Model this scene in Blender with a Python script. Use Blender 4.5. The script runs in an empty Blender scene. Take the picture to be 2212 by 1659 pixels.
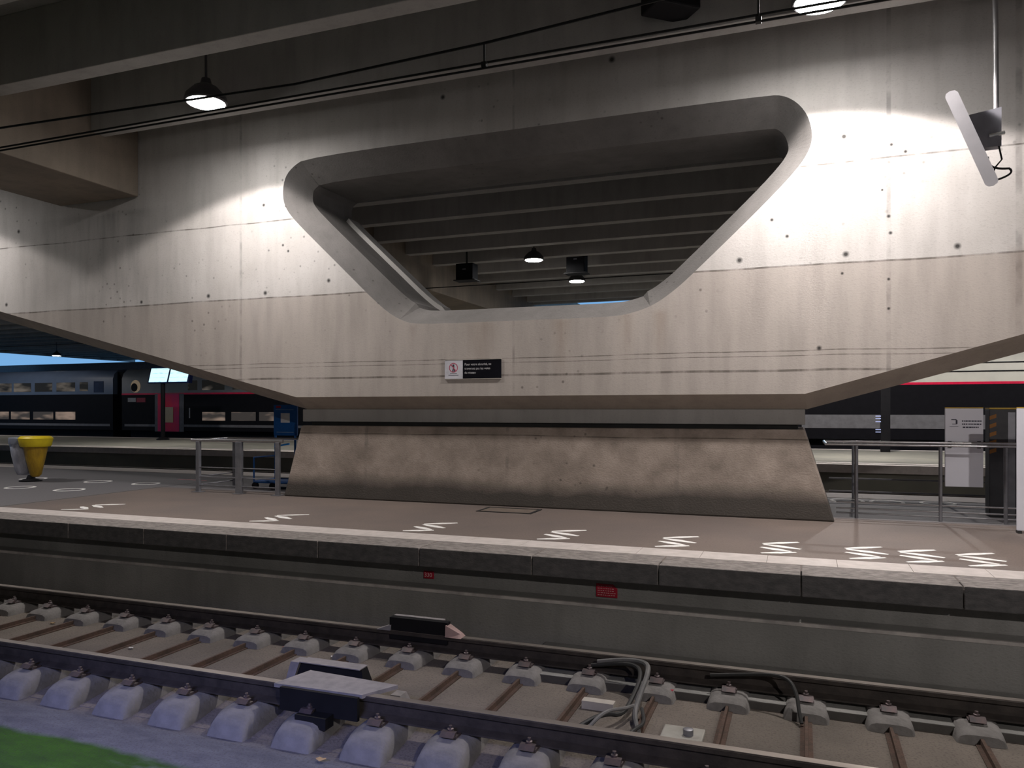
import bpy, math, random
from mathutils import Vector, Matrix
from mathutils.geometry import tessellate_polygon
random.seed(7)
S = bpy.context.scene
PI = math.pi
# ------------------------------------------------------------------ camera
cam = bpy.data.cameras.new('camera')
cam_o = bpy.data.objects.new('camera', cam)
S.collection.objects.link(cam_o)
S.camera = cam_o
cam_o.location = (0, 0, 2.0)
cam_o.rotation_euler = (PI/2, 0, math.radians(20.545))
cam.sensor_width = 36.0
cam.lens = 1670/2212*36.0
cam.shift_y = 54.5/2212
cam.clip_end = 400
# ------------------------------------------------------------------ world, exposure
W = bpy.data.worlds.new('dusk'); S.world = W; W.use_nodes = True
bg = W.node_tree.nodes['Background']
bg.inputs[0].default_value = (0.22, 0.50, 0.90, 1)
bg.inputs[1].default_value = 0.85
S.view_settings.view_transform = 'Standard'
S.view_settings.look = 'None'
S.view_settings.exposure = 0.0
S.view_settings.gamma = 1.0
S.view_settings.use_curve_mapping = False
LAMP_W = 950.0
# light thrown down on the trackside by the windows of the train the photo is taken from
ld = bpy.data.lights.new('train_window_light', 'AREA')
ld.shape = 'RECTANGLE'; ld.size = 5.0; ld.size_y = 0.35
ld.energy = 60; ld.color = (0.37, 0.43, 1.0); ld.spread = math.radians(48)
lo = bpy.data.objects.new('train_window_light', ld); S.collection.objects.link(lo)
lo.location = (-4.0, -0.15, 2.9)
lo.rotation_euler = (Vector((0.0, 3.0, -3.2))).to_track_quat('-Z', 'Y').to_euler()

# ------------------------------------------------------------------ materials
MATS = {}
def newmat(name):
    m = bpy.data.materials.new(name); m.use_nodes = True
    nt = m.node_tree; b = nt.nodes['Principled BSDF']
    return m, nt, b
def lin(nt, a, v, o):
    n = nt.nodes.new('ShaderNodeMath'); n.operation = o
    for i, x in enumerate((a, v)):
        if x is None: continue
        if isinstance(x, (int, float)): n.inputs[i].default_value = x
        else: nt.links.new(x, n.inputs[i])
    return n.outputs[0]
def noise(nt, coord, scale, detail=4, stretch=(1, 1, 1), rough=.55):
    mp = nt.nodes.new('ShaderNodeMapping'); mp.inputs['Scale'].default_value = stretch
    nt.links.new(coord, mp.inputs[0])
    n = nt.nodes.new('ShaderNodeTexNoise'); n.inputs['Scale'].default_value = scale
    n.inputs['Detail'].default_value = detail; n.inputs['Roughness'].default_value = rough
    nt.links.new(mp.outputs[0], n.inputs['Vector'])
    return n.outputs[0]
def ramp(nt, f, a, b, lo=0.0, hi=1.0):
    n = nt.nodes.new('ShaderNodeMapRange'); n.inputs[1].default_value = a; n.inputs[2].default_value = b
    n.inputs[3].default_value = lo; n.inputs[4].default_value = hi; n.clamp = True
    nt.links.new(f, n.inputs[0]); return n.outputs[0]
def mix(nt, f, c1, c2):
    n = nt.nodes.new('ShaderNodeMix'); n.data_type = 'RGBA'
    if isinstance(f, (int, float)): n.inputs[0].default_value = f
    else: nt.links.new(f, n.inputs[0])
    for i, c in ((6, c1), (7, c2)):
        if isinstance(c, tuple): n.inputs[i].default_value = c if len(c) == 4 else c + (1,)
        else: nt.links.new(c, n.inputs[i])
    return n.outputs[2]
def bump(nt, b, h, strength, dist=.02):
    n = nt.nodes.new('ShaderNodeBump'); n.inputs['Strength'].default_value = strength
    n.inputs['Distance'].default_value = dist
    nt.links.new(h, n.inputs['Height']); nt.links.new(n.outputs[0], b.inputs['Normal'])
def M(name, col, rough=.7, metal=0.0, col2=None, scale=6, bmp=0.0, emit=None, es=1.0, stretch=(1, 1, 1), spec=.3):
    if name in MATS: return MATS[name]
    m, nt, b = newmat(name)
    b.inputs['Roughness'].default_value = rough; b.inputs['Metallic'].default_value = metal
    b.inputs['Specular IOR Level'].default_value = spec
    co = nt.nodes.new('ShaderNodeTexCoord').outputs['Object']
    if col2 is None: col2 = tuple(c*.8 for c in col)
    f = noise(nt, co, scale, 5, stretch)
    nt.links.new(mix(nt, ramp(nt, f, .35, .65), col, col2), b.inputs['Base Color'])
    if bmp: bump(nt, b, noise(nt, co, scale*4, 4, stretch), bmp)
    if emit:
        b.inputs['Emission Color'].default_value = emit + (1,); b.inputs['Emission Strength'].default_value = es
    MATS[name] = m; return m
def line_mask(nt, comp, at, w):
    """1 where |comp-at|<w"""
    d = lin(nt, lin(nt, comp, at, 'SUBTRACT'), None, 'ABSOLUTE')
    return ramp(nt, d, w*.6, w, 1, 0)
def concrete_mat(name, base, alt, hlines=(), vlines=(), spots=(), stains_patches=(), lower=None, dirt=None, streak=True, bmp=.15, pores=True):
    m, nt, b = newmat(name); b.inputs['Roughness'].default_value = .85; b.inputs['Specular IOR Level'].default_value = .2
    g = nt.nodes.new('ShaderNodeNewGeometry').outputs['Position']
    sp = nt.nodes.new('ShaderNodeSeparateXYZ'); nt.links.new(g, sp.inputs[0]); X, Y, Z = sp.outputs
    n1 = noise(nt, g, .9, 6); n2 = noise(nt, g, 2.2, 6, (2.2, 2.2, .35)) if streak else noise(nt, g, 3, 6)
    c = mix(nt, ramp(nt, n1 if streak else noise(nt, g, 1.9, 7, (1,1,1), .65), .35, .68), base, alt)
    c = mix(nt, ramp(nt, n2, .45, .75, 0, .35), c, tuple(x*.62 for x in alt))
    if lower:                                   # older lift of concrete below a pour line has a browner colour
        zc, col = lower
        c = mix(nt, ramp(nt, Z, zc-.01, zc+.01, .75, 0), c, mix(nt, ramp(nt, n2, .35, .7), col, tuple(x*.8 for x in col)))
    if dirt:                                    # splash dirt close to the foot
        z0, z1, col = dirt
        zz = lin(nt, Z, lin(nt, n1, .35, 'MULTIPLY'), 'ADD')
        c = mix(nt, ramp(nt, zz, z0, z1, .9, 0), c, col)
    fine = noise(nt, g, 38, 3, (1, 1, 1.6))
    c = mix(nt, ramp(nt, fine, .55, .75, 0, .25), c, tuple(x*.5 for x in alt))
    for (sx, z0, z1, w, col, a) in stains_patches:      # rust runs, and one broad grey patch
        d = lin(nt, lin(nt, X, sx, 'SUBTRACT'), None, 'ABSOLUTE')
        f = lin(nt, ramp(nt, d, 0, w*1.2, .7, 0), ramp(nt, Z, z0, z1, 0, 1), 'MULTIPLY')
        f = lin(nt, f, ramp(nt, Z, z1, z1+.08, 1, 0), 'MULTIPLY')
        f = lin(nt, f, ramp(nt, n2, .3, .6, .3, 1), 'MULTIPLY')
        c = mix(nt, lin(nt, f, a, 'MULTIPLY'), c, col)
    for z, w in hlines:
        zz = lin(nt, Z, lin(nt, lin(nt, noise(nt, g, .6, 2), .5, 'SUBTRACT'), .06, 'MULTIPLY'), 'ADD')
        c = mix(nt, lin(nt, line_mask(nt, zz, z, w), ramp(nt, n2, .3, .6, .1, .7), 'MULTIPLY'), c, (.06, .05, .04))
    for x, w in vlines:
        f = lin(nt, line_mask(nt, X, x, w), ramp(nt, noise(nt, g, 3, 3), .45, .65, .06, .4), 'MULTIPLY')
        c = mix(nt, f, c, (.10, .09, .085))
    if spots:
        tot = None
        for (x, z, r) in spots:
            v = nt.nodes.new('ShaderNodeVectorMath'); v.operation = 'DISTANCE'
            cm = nt.nodes.new('ShaderNodeCombineXYZ'); nt.links.new(X, cm.inputs[0]); nt.links.new(Z, cm.inputs[2])
            nt.links.new(cm.outputs[0], v.inputs[0]); v.inputs[1].default_value = (x, 0, z)
            k = ramp(nt, v.outputs['Value'], r*.3, r*.95, 1, 0)
            tot = k if tot is None else lin(nt, tot, k, 'MAXIMUM')
        c = mix(nt, lin(nt, tot, .9, 'MULTIPLY'), c, (.01, .01, .01))
    if pores:
        vo = nt.nodes.new('ShaderNodeTexVoronoi'); vo.inputs['Scale'].default_value = 6.5
        nt.links.new(g, vo.inputs['Vector'])
        k = lin(nt, ramp(nt, vo.outputs['Distance'], .07, .16, 1, 0), ramp(nt, noise(nt, g, .55, 2), .5, .62, 0, .6), 'MULTIPLY')
        c = mix(nt, k, c, (.05, .045, .04))
    nt.links.new(c, b.inputs['Base Color'])
    bump(nt, b, lin(nt, fine, n2, 'ADD'), bmp, .01)
    return m

# ------------------------------------------------------------------ geometry helpers
class B:
    def __init__(s): s.v = []; s.f = []
    def add(s, vs, fs):
        n = len(s.v); s.v += [tuple(p) for p in vs]; s.f += [tuple(i+n for i in f) for f in fs]; return s
    def box(s, x0, x1, y0, y1, z0, z1):
        return s.add([(x0,y0,z0),(x1,y0,z0),(x1,y1,z0),(x0,y1,z0),(x0,y0,z1),(x1,y0,z1),(x1,y1,z1),(x0,y1,z1)],
                     [(0,3,2,1),(4,5,6,7),(0,1,5,4),(1,2,6,5),(2,3,7,6),(3,0,4,7)])
    def hexa(s, low, top):                       # two quads, counter-clockwise from above
        return s.add(list(low)+list(top), [(3,2,1,0),(4,5,6,7),(0,1,5,4),(1,2,6,5),(2,3,7,6),(3,0,4,7)])
    def prism(s, poly, axis, a0, a1):            # polygon extruded along an axis; poly coords are the other two axes in order
        def P(p, a): return (a, p[0], p[1]) if axis == 'x' else (p[0], a, p[1]) if axis == 'y' else (p[0], p[1], a)
        n = len(poly)
        return s.add([P(p, a0) for p in poly]+[P(p, a1) for p in poly],
                     [tuple(range(n-1, -1, -1)), tuple(range(n, 2*n))]+[(i, (i+1) % n, (i+1) % n+n, i+n) for i in range(n)])
    def tube(s, pts, r, seg=10, cap=True):
        pts = [Vector(p) for p in pts]; rr = r if isinstance(r, (list, tuple)) else [r]*len(pts)
        rings = []; up = None
        for i, p in enumerate(pts):
            d = (pts[min(i+1, len(pts)-1)]-pts[max(i-1, 0)]).normalized()
            if up is None:
                up = Vector((0,0,1)) if abs(d.z) < .9 else Vector((1,0,0))
            a = d.cross(up).normalized(); b = a.cross(d).normalized(); up = b
            rings.append([p+a*rr[i]*math.cos(2*PI*k/seg)+b*rr[i]*math.sin(2*PI*k/seg) for k in range(seg)])
        vs = [q for rg in rings for q in rg]; fs = []
        for i in range(len(pts)-1):
            for k in range(seg):
                fs.append((i*seg+k, i*seg+(k+1) % seg, (i+1)*seg+(k+1) % seg, (i+1)*seg+k))
        if cap: fs += [tuple(range(seg-1, -1, -1)), tuple((len(pts)-1)*seg+k for k in range(seg))]
        return s.add(vs, fs)
    def lathe(s, prof, c=(0,0,0), seg=24, sx=1, sy=1):       # prof: (r, z)
        vs = []; fs = []
        for r, z in prof:
            vs += [(c[0]+sx*r*math.cos(2*PI*k/seg), c[1]+sy*r*math.sin(2*PI*k/seg), c[2]+z) for k in range(seg)]
        for i in range(len(prof)-1):
            for k in range(seg): fs.append((i*seg+k, i*seg+(k+1) % seg, (i+1)*seg+(k+1) % seg, (i+1)*seg+k))
        fs += [tuple(range(seg-1, -1, -1)), tuple((len(prof)-1)*seg+k for k in range(seg))]
        return s.add(vs, fs)
    def build(s, name, mat, parent=None, bev=0.0, smooth=False, world=False):
        vs = s.v
        if world and parent is not None:
            o = parent.location
            if parent.parent: o = o + parent.parent.location
            vs = [(x-o[0], y-o[1], z-o[2]) for x, y, z in vs]
        me = bpy.data.meshes.new(name); me.from_pydata(vs, [], s.f); me.update()
        import bmesh
        bm = bmesh.new(); bm.from_mesh(me); bmesh.ops.recalc_face_normals(bm, faces=bm.faces); bm.to_mesh(me); bm.free()
        me.materials.append(mat)
        o = bpy.data.objects.new(name, me); S.collection.objects.link(o)
        if parent is not None: o.parent = parent
        if bev:
            md = o.modifiers.new('bevel', 'BEVEL'); md.width = bev; md.segments = 2; md.limit_method = 'ANGLE'; md.angle_limit = math.radians(35)
        if smooth:
            for p in me.polygons: p.use_smooth = True
            try: me.set_sharp_from_angle(angle=math.radians(40))
            except Exception: pass
        return o
def tag(o, label, cat, group=None):
    o['label'] = label; o['category'] = cat
    if group: o['group'] = group
    return o
def struct(o): o['kind'] = 'structure'; return o
def thing(name, label, cat, loc=(0,0,0), rz=0, group=None):
    o = bpy.data.objects.new(name, None); S.collection.objects.link(o); o.empty_display_size = .2
    o.location = loc; o.rotation_euler = (0, 0, rz)
    return tag(o, label, cat, group)
def dup(root, loc, label=None, rz=None):
    r = root.copy(); S.collection.objects.link(r); r.location = loc
    if rz is not None: r.rotation_euler = (0, 0, rz)
    if label: r['label'] = label
    for ch in list(root.children):
        c = ch.copy(); S.collection.objects.link(c); c.parent = r
        for g in ch.children:
            d = g.copy(); S.collection.objects.link(d); d.parent = c
    return r
def text(name, body, size, mat, parent, loc, rot, ext=.001, align='LEFT', sx=1):
    cu = bpy.data.curves.new(name, 'FONT'); cu.body = body; cu.size = size; cu.extrude = ext; cu.align_x = align
    cu.materials.append(mat); cu.space_line = 1.25
    t_ = bpy.data.objects.new('tmp_text', cu); S.collection.objects.link(t_)
    bpy.context.view_layer.update()
    me = bpy.data.meshes.new_from_object(t_.evaluated_get(bpy.context.evaluated_depsgraph_get()))
    bpy.data.objects.remove(t_)
    o = bpy.data.objects.new(name, me); S.collection.objects.link(o); o.parent = parent
    o.location = loc; o.rotation_euler = rot; o.scale = (sx, 1, 1)
    return o
ORD = ['first','second','third','fourth','fifth','sixth','seventh','eighth','ninth','tenth','eleventh','twelfth','thirteenth','fourteenth','fifteenth',
       'sixteenth','seventeenth','eighteenth','nineteenth','twentieth','twenty-first','twenty-second','twenty-third','twenty-fourth','twenty-fifth',
       'twenty-sixth','twenty-seventh','twenty-eighth','twenty-ninth','thirtieth','thirty-first','thirty-second','thirty-third','thirty-fourth']

# ------------------------------------------------------------------ colours
steel = M('steel', (.32,.32,.34), .3, .9, (.22,.22,.24))
darksteel = M('dark_steel', (.03,.03,.032), .55, .5, (.05,.05,.05))
black = M('black_paint', (.012,.012,.014), .6, spec=.1)
white = M('white_paint', (.62,.62,.64), .5, col2=(.52,.52,.54))
markwhite = M('marking_white', (.88,.87,.86), .7, col2=(.74,.72,.7), scale=20)
galv = M('galvanised', (.25,.25,.27), .45, .6, (.18,.18,.2))
red = M('red_plate', (.32,.01,.03), .5, col2=(.22,.01,.02))
wallspots = [(-6.85,3.99,.045),(-9.18,3.87,.05),(-8.04,3.86,.05),(-8.07,5.27,.04),(-10.62,3.84,.04),(-13.58,5.29,.05),(-.74,3.89,.05),(.5,3.88,.05),
             (.48,5.31,.05),(1.69,3.89,.05),(-2.39,6.7,.06),(-.61,4.6,.03),(-.35,4.37,.03),(-.17,4.15,.03),(.46,3.65,.025),(-13.9,3.95,.05),
             (.9,4.62,.02),(.97,4.3,.03),(.99,4.1,.03),(.97,3.55,.025),(.97,3.2,.025),(-4.9,6.55,.05),(.2,2.75,.04),(1.0,5.15,.03),(1.15,5.05,.03),(-7.7,4.6,.03),(-7.6,4.5,.03)]
m_wall = concrete_mat('board_marked_concrete', (.57,.545,.53), (.48,.455,.435),
    hlines=[(5.0,.012),(3.78,.014),(2.72,.008),(2.66,.006),(2.48,.018)], vlines=[(-8.52,.03),(.97,.03),(-3.8,.02),(2.3,.04)],
    spots=wallspots, stains_patches=[(-11.5,3.3,5.4,1.5,(.16,.155,.15),.75),(-3.1,2.3,3.2,.14,(.2,.12,.06),.5),(-2.2,2.5,3.25,.12,(.2,.12,.06),.6),(-1.75,2.6,3.25,.1,(.2,.12,.06),.5),(-5.4,2.8,3.2,.08,(.15,.1,.07),.5),(-4.3,2.2,3.2,.25,(.22,.14,.08),.4),(2.3,2.7,3.8,.1,(.16,.1,.07),.6)],  # first entry is a broad grey patch, the rest are narrow runs
    lower=(3.78, (.42,.37,.335)))
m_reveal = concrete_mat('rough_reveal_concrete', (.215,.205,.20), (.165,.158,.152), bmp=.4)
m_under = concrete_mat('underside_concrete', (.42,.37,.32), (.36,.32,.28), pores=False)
m_cap = concrete_mat('smooth_cap_concrete', (.36,.35,.34), (.31,.30,.29), pores=False)
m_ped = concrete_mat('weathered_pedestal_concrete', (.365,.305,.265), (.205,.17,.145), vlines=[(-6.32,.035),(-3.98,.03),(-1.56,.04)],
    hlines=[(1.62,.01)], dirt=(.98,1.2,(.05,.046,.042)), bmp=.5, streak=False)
m_ceil = concrete_mat('ceiling_concrete', (.42,.41,.40), (.35,.34,.33), pores=False)
m_beam = concrete_mat('beam_concrete', (.27,.225,.18), (.20,.17,.14), pores=False)
m_edge = M('granite_coping', (.30,.27,.255), .8, col2=(.16,.145,.14), scale=26, bmp=.6, stretch=(.5,1,1))
m_face = concrete_mat('platform_face_concrete', (.24,.235,.225), (.17,.168,.16), pores=False, bmp=.5)

def platform_mat():
    m, nt, b = newmat('platform_asphalt'); b.inputs['Roughness'].default_value = .75
    g = nt.nodes.new('ShaderNodeNewGeometry').outputs['Position']
    sp = nt.nodes.new('ShaderNodeSeparateXYZ'); nt.links.new(g, sp.inputs[0]); X, Y, Z = sp.outputs
    n1 = noise(nt, g, .7, 6); n2 = noise(nt, g, 45, 3)
    c = mix(nt, ramp(nt, n1, .35, .65), (.165,.128,.11), (.125,.10,.09))
    c = mix(nt, ramp(nt, X, -10.9, -10.7, 1, 0), c, (.135,.13,.14))        # the bay left of the expansion joint is greyer
    c = mix(nt, ramp(nt, Y, 10.7, 10.9, 0, 1), c, (.135,.13,.14))
    c = mix(nt, ramp(nt, n2, .5, .7, 0, .4), c, (.06,.052,.048))
    c = mix(nt, lin(nt, line_mask(nt, X, -10.8, .03), .9, 'MULTIPLY'), c, (.02,.02,.02))
    nt.links.new(c, b.inputs['Base Color']); bump(nt, b, n2, .2, .01)
    return m
m_plat = platform_mat()
def bed_mat():
    m, nt, b = newmat('trackbed_sand'); b.inputs['Roughness'].default_value = .95; b.inputs['Specular IOR Level'].default_value = .1
    g = nt.nodes.new('ShaderNodeNewGeometry').outputs['Position']
    sp = nt.nodes.new('ShaderNodeSeparateXYZ'); nt.links.new(g, sp.inputs[0]); X, Y, Z = sp.outputs
    n1 = noise(nt, g, 1.3, 6); n2 = noise(nt, g, 55, 4); n3 = noise(nt, g, 5, 5, (1, 2.5, 1))
    c = mix(nt, ramp(nt, n1, .35, .65), (.18,.155,.135), (.125,.11,.097))
    out = mix(nt, ramp(nt, n3, .35, .7), (.135,.135,.15), (.09,.09,.105))
    c = mix(nt, ramp(nt, Y, 4.3, 4.45, 1, 0), c, out)
    yy = lin(nt, Y, lin(nt, lin(nt, n1, .5, 'SUBTRACT'), .25, 'MULTIPLY'), 'ADD')
    edge = ramp(nt, yy, 3.93, 3.99, 1, 0)
    edge = lin(nt, edge, ramp(nt, lin(nt, X, lin(nt, n3, 2.0, 'MULTIPLY'), 'SUBTRACT'), -5.2, -4.2, 1, .12), 'MULTIPLY')
    c = mix(nt, edge, c, mix(nt, ramp(nt, n3, .3, .7), (.045,.11,.015), (.03,.065,.015)))
    c = mix(nt, ramp(nt, n2, .5, .72, 0, .5), c, (.05,.045,.04))
    nt.links.new(c, b.inputs['Base Color']); bump(nt, b, n2, .6, .015)
    return m
m_bed = bed_mat()

# ------------------------------------------------------------------ ground and platforms
XL, XR = -75, 24
struct(B().box(-110, XR, -9, 70, -.6, -.31).build('floor', m_bed))
# sand between the rails lies higher; the far rail stands on a concrete slab
struct(B().prism([(4.45,-.33),(6.9,-.33),(6.9,-.235),(4.95,-.235),(4.45,-.305)], 'x', -60, XR).build('trackbed_fill', m_bed))
stp = struct(B().box(-2.25, XR, 6.03, 6.9, -.3, -.175).build('slab_track_edge', m_face, bev=.01))
stp.data.materials.append(M('shaded_front_concrete', (.08,.075,.07), .9, bmp=.3))  # front face in shade: the darkness is put into its colour
for p in stp.data.polygons:
    if p.normal.y < -.5: p.material_index = 1
# near platform
plt = struct(B().box(-60, XR, 7.14, 13.7, -.32, .6).build('platform', m_plat))
plt.data.materials.append(m_face)
for p in plt.data.polygons:
    if abs(p.normal.y) > .5: p.material_index = 1
struct(B().box(-60, XR, 6.894, 6.925, .185, .214).build('platform_ledge_lit_rim', M('lit_rim_pale', (.42,.39,.37), .8, col2=(.25,.235,.225), scale=5, stretch=(1,1,1))))  # pale strip paints the light caught along the ledge rim
struct(B().box(-60, XR, 6.9, 7.14, -.32, .21).build('platform_lower_wall', m_face, bev=.012))
# coping blocks in one long run with joints
b_ = B(); x = -60.0
while x < XR:
    b_.box(x, x+1.19, 6.95, 7.40, .42, .604); x += 1.2
cop = struct(b_.build('platform_coping', m_edge, bev=.008))
cop.data.materials.append(M('coping_face_dark', (.11,.105,.105), .9, col2=(.07,.068,.07), scale=20, bmp=.5, stretch=(.5,1,1)))
for p in cop.data.polygons:                          # the side facing the track gets a darker colour
    if p.normal.y < -.5: p.material_index = 1
b_ = B(); x = -60.3
while x < XR:
    b_.box(x, x+.597, 7.40, 7.77, .55, .606); x += .6
struct(b_.build('platform_edge_strip', M('edge_strip_white', (.56,.51,.49), .75, col2=(.47,.43,.41), scale=8, bmp=.1), bev=.003))
b_ = B(); x = -60.3
while x < XR:
    b_.box(x, x+.597, 13.25, 13.6, .55, .606); x += .6
b_.box(-60, XR, 13.6, 14.0, .42, .604)
struct(b_.build('platform_back_strip', MATS['edge_strip_white']))
# far platform and trench between
struct(B().box(-75, XR, 21.4, 29.3, -.32, .6).build('far_platform', M('far_platform_asphalt', (.21,.205,.17), .8, col2=(.17,.165,.145), scale=1.2)))
struct(B().box(-75, XR, 21.2, 21.5, .40, .605).box(-75, XR, 21.75, 22.0, .5, .607).box(-75, XR, 28.9, 29.4, .4, .607).build('far_platform_edge', MATS['edge_strip_white']))
# manhole cover in the platform
hatch = thing('manhole_cover', 'rectangular cover plate set in the platform in front of the pedestal', 'manhole cover', (-3.78, 9.98, .6))
B().box(-.36,.36,-.2,.2,-.02,.004).build('cover_plate', M('cover_fill', (.15,.12,.10), .8), hatch)
B().box(-.4,.4,-.24,-.2,-.02,.008).box(-.4,.4,.2,.24,-.02,.008).box(-.4,-.36,-.2,.2,-.02,.008).box(.36,.4,-.2,.2,-.02,.008).build('frame', darksteel, hatch)

# ------------------------------------------------------------------ ceiling
ZR, ZC = 6.45, 7.4
struct(B().box(-58, -12, -9, 55, ZC, ZC+.4).build('ceiling', m_ceil))
struct(B().box(-12, XR, -9, 31.2, ZC, ZC+.4).build('ceiling', m_ceil))
ribs = B(); y = 5.73-1.75*8
while y < 54:
    if not (10.0 < y+.13 < 12.4):
        ribs_ = [(-58, -30.3), (-28.5, -12.48)]
        if y < 30.6: ribs_.append((-10.67, XR))
        for a, c in ribs_: ribs.box(a, c, y, y+.27, ZR, ZC)
    y += 1.75
struct(ribs.build('ceiling_ribs', m_ceil, bev=.01))
for i, xb in enumerate((-12.48, -30.3)):
    struct(B().box(xb, xb+1.81, -9, 10.18, 5.65, ZC).build('ceiling_beam', m_beam, bev=.015))
    struct(B().box(xb, xb+1.81, 12.2, 55, 5.65, ZC).build('ceiling_beam', m_beam, bev=.015))
struct(B().box(-12, XR, 31.0, 31.2, 6.44, ZC).build('ceiling_trim', m_ceil))
struct(B().box(-58.3, -58, -9, 55, 6.38, ZC+.4).build('ceiling_trim', m_ceil))
struct(B().box(-58, XR, -9.3, -9, -.6, ZC+.4).build('wall_back', m_ceil))
struct(B().box(XR, XR+.3, -9.3, 31.2, -.6, ZC+.4).build('wall_right', m_ceil))
struct(B().box(-110, XR, 45, 45.4, -.6, 5.6).build('wall_far', M('far_wall', (.1,.1,.11), .9)))

# ------------------------------------------------------------------ the big pier
pier = thing('concrete_pier', 'huge pale concrete pier with a rounded trapezoid opening on a splayed pedestal', 'pillar', (-3.72, 11.2, .6))
outer_f = [(-7.45,2.19),(.04,2.19),(13.4,6.01),(18.0,7.38),(-28.45,7.38),(-22.0,5.8)]
outer_m = [(-7.52,2.0),(.06,2.0),(13.45,5.78),(18.0,7.25),(-28.45,7.25),(-22.0,5.58)]
ctrl = [(-5.3,3.25),(-5.56,3.31),(-5.89,3.5),(-6.6,4.16),(-7.37,4.87),(-7.62,5.13),(-7.71,5.35),(-7.68,5.64),(-7.54,5.81),(-7.26,5.94),
        (-3.8,5.94),(-.42,5.94),(-.17,5.9),(.04,5.70),(.13,5.42),(.1,5.2),(-.07,4.95),(-.52,4.50),(-1.36,3.72),(-1.56,3.55),(-1.83,3.37),(-2.15,3.27),(-2.46,3.24),(-3.86,3.25)]
def smooth_loop(pts, it=2):
    for _ in range(it):
        out = []
        n = len(pts)
        for i in range(n):
            a, b = pts[i], pts[(i+1) % n]
            out.append((a[0]*.75+b[0]*.25, a[1]*.75+b[1]*.25)); out.append((a[0]*.25+b[0]*.75, a[1]*.25+b[1]*.75))
        pts = out
    return pts
hole_f = smooth_loop(ctrl)
def offset_in(pts, d):
    n = len(pts); ar = sum(pts[i][0]*pts[(i+1) % n][1]-pts[(i+1) % n][0]*pts[i][1] for i in range(n))
    sg = 1 if ar > 0 else -1
    res = []
    for i in range(n):
        a, b = pts[i-1], pts[(i+1) % n]
        t = Vector((b[0]-a[0], b[1]-a[1])).normalized(); nrm = Vector((-t.y, t.x))*sg
        res.append((pts[i][0]+nrm.x*d, pts[i][1]+nrm.y*d))
    return res
hole_m = [(x, z-.04 if z < 3.6 else z) for x, z in offset_in(hole_f, .28)]
def plate(b, outer, hole, y):
    o3 = [Vector((p[0], p[1], 0)) for p in outer]; h3 = [Vector((p[0], p[1], 0)) for p in hole]
    tr = tessellate_polygon([o3, h3]); allp = outer+hole
    b.add([(p[0], y, p[1]) for p in allp], [tuple(t) for t in tr])
def loft(b, l0, y0, l1, y1):
    n = len(l0)
    b.add([(p[0], y0, p[1]) for p in l0]+[(p[0], y1, p[1]) for p in l1], [(i, (i+1) % n, (i+1) % n+n, i+n) for i in range(n)])
def weld(o, d=.0005):
    import bmesh
    bm = bmesh.new(); bm.from_mesh(o.data); bmesh.ops.remove_doubles(bm, verts=bm.verts, dist=d)
    bmesh.ops.recalc_face_normals(bm, faces=bm.faces); bm.to_mesh(o.data); bm.free()
def shell(name, ya, yb, yc, mat_front):
    """front face at ya, chamfer to yb, straight to yc"""
    b = B(); plate(b, outer_f, hole_f, ya)
    n0 = len(b.f)
    loft(b, outer_f, ya, outer_m, yb); loft(b, outer_m, yb, outer_m, yc); n1 = len(b.f)
    loft(b, hole_f, ya, hole_m, yb); loft(b, hole_m, yb, hole_m, yc)
    plate(b, outer_m, hole_m, yc)
    o = b.build(name, mat_front, pier, world=True)
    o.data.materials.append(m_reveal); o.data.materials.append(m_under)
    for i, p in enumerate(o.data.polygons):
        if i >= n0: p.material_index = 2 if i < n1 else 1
    weld(o)
    return o
fs = shell('front_wall', 10.2, 10.6, 11.17, m_wall)
bs = shell('rear_wall', 12.15, 11.75, 11.17, m_wall)
# raised strip along the left slope of the opening, near its back edge
def strip_along(z0, z1, d, y0, y1, n=26):
    # the left slope of the narrow part of the opening, from the upper round to the lower one
    pts = sorted([p for p in hole_m if p[0] < -5.2 and z0 <= p[1] <= z1 and p[1] < 5.25], key=lambda p: -p[1])
    b = B(); out = []
    for i, p in enumerate(pts):
        a, c = pts[max(i-1, 0)], pts[min(i+1, len(pts)-1)]
        t = Vector((c[0]-a[0], c[1]-a[1])).normalized(); nn = Vector((-t.y, t.x))
        if nn.x < 0: nn = -nn
        out.append((p, (p[0]+nn.x*d, p[1]+nn.y*d), (p[0]-nn.x*.02, p[1]-nn.y*.02)))
    vs = []
    for p, q, r in out: vs += [(r[0], y0, r[1]), (q[0], y0, q[1]), (q[0], y1, q[1]), (r[0], y1, r[1])]
    fs_ = [(0,1,2,3), tuple(len(vs)-4+k for k in (3,2,1,0))]
    for i in range(len(out)-1):
        for k in range(4): fs_.append((i*4+k, i*4+(k+1) % 4, i*4+4+(k+1) % 4, i*4+4+k))
    return b.add(vs, fs_)
strip_along(3.52, 5.3, .07, 11.42, 11.74).build('ledge_strip', m_cap, pier, world=True)
# cap band, bearing gap and pedestal
B().box(-7.6, .04, 10.58, 12.0, 1.80, 2.0).build('cap_band', m_cap, pier, bev=.01, world=True)
B().box(-7.45, -.05, 10.62, 11.9, 1.735, 1.80).build('bearing_strip', M('bearing_rubber', (.03,.03,.03), .9), pier, world=True)
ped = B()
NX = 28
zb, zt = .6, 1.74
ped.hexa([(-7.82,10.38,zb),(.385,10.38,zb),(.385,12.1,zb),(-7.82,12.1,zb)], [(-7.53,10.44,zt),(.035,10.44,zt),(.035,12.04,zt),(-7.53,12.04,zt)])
ped.build('pedestal', m_ped, pier, bev=.02, world=True)

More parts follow.
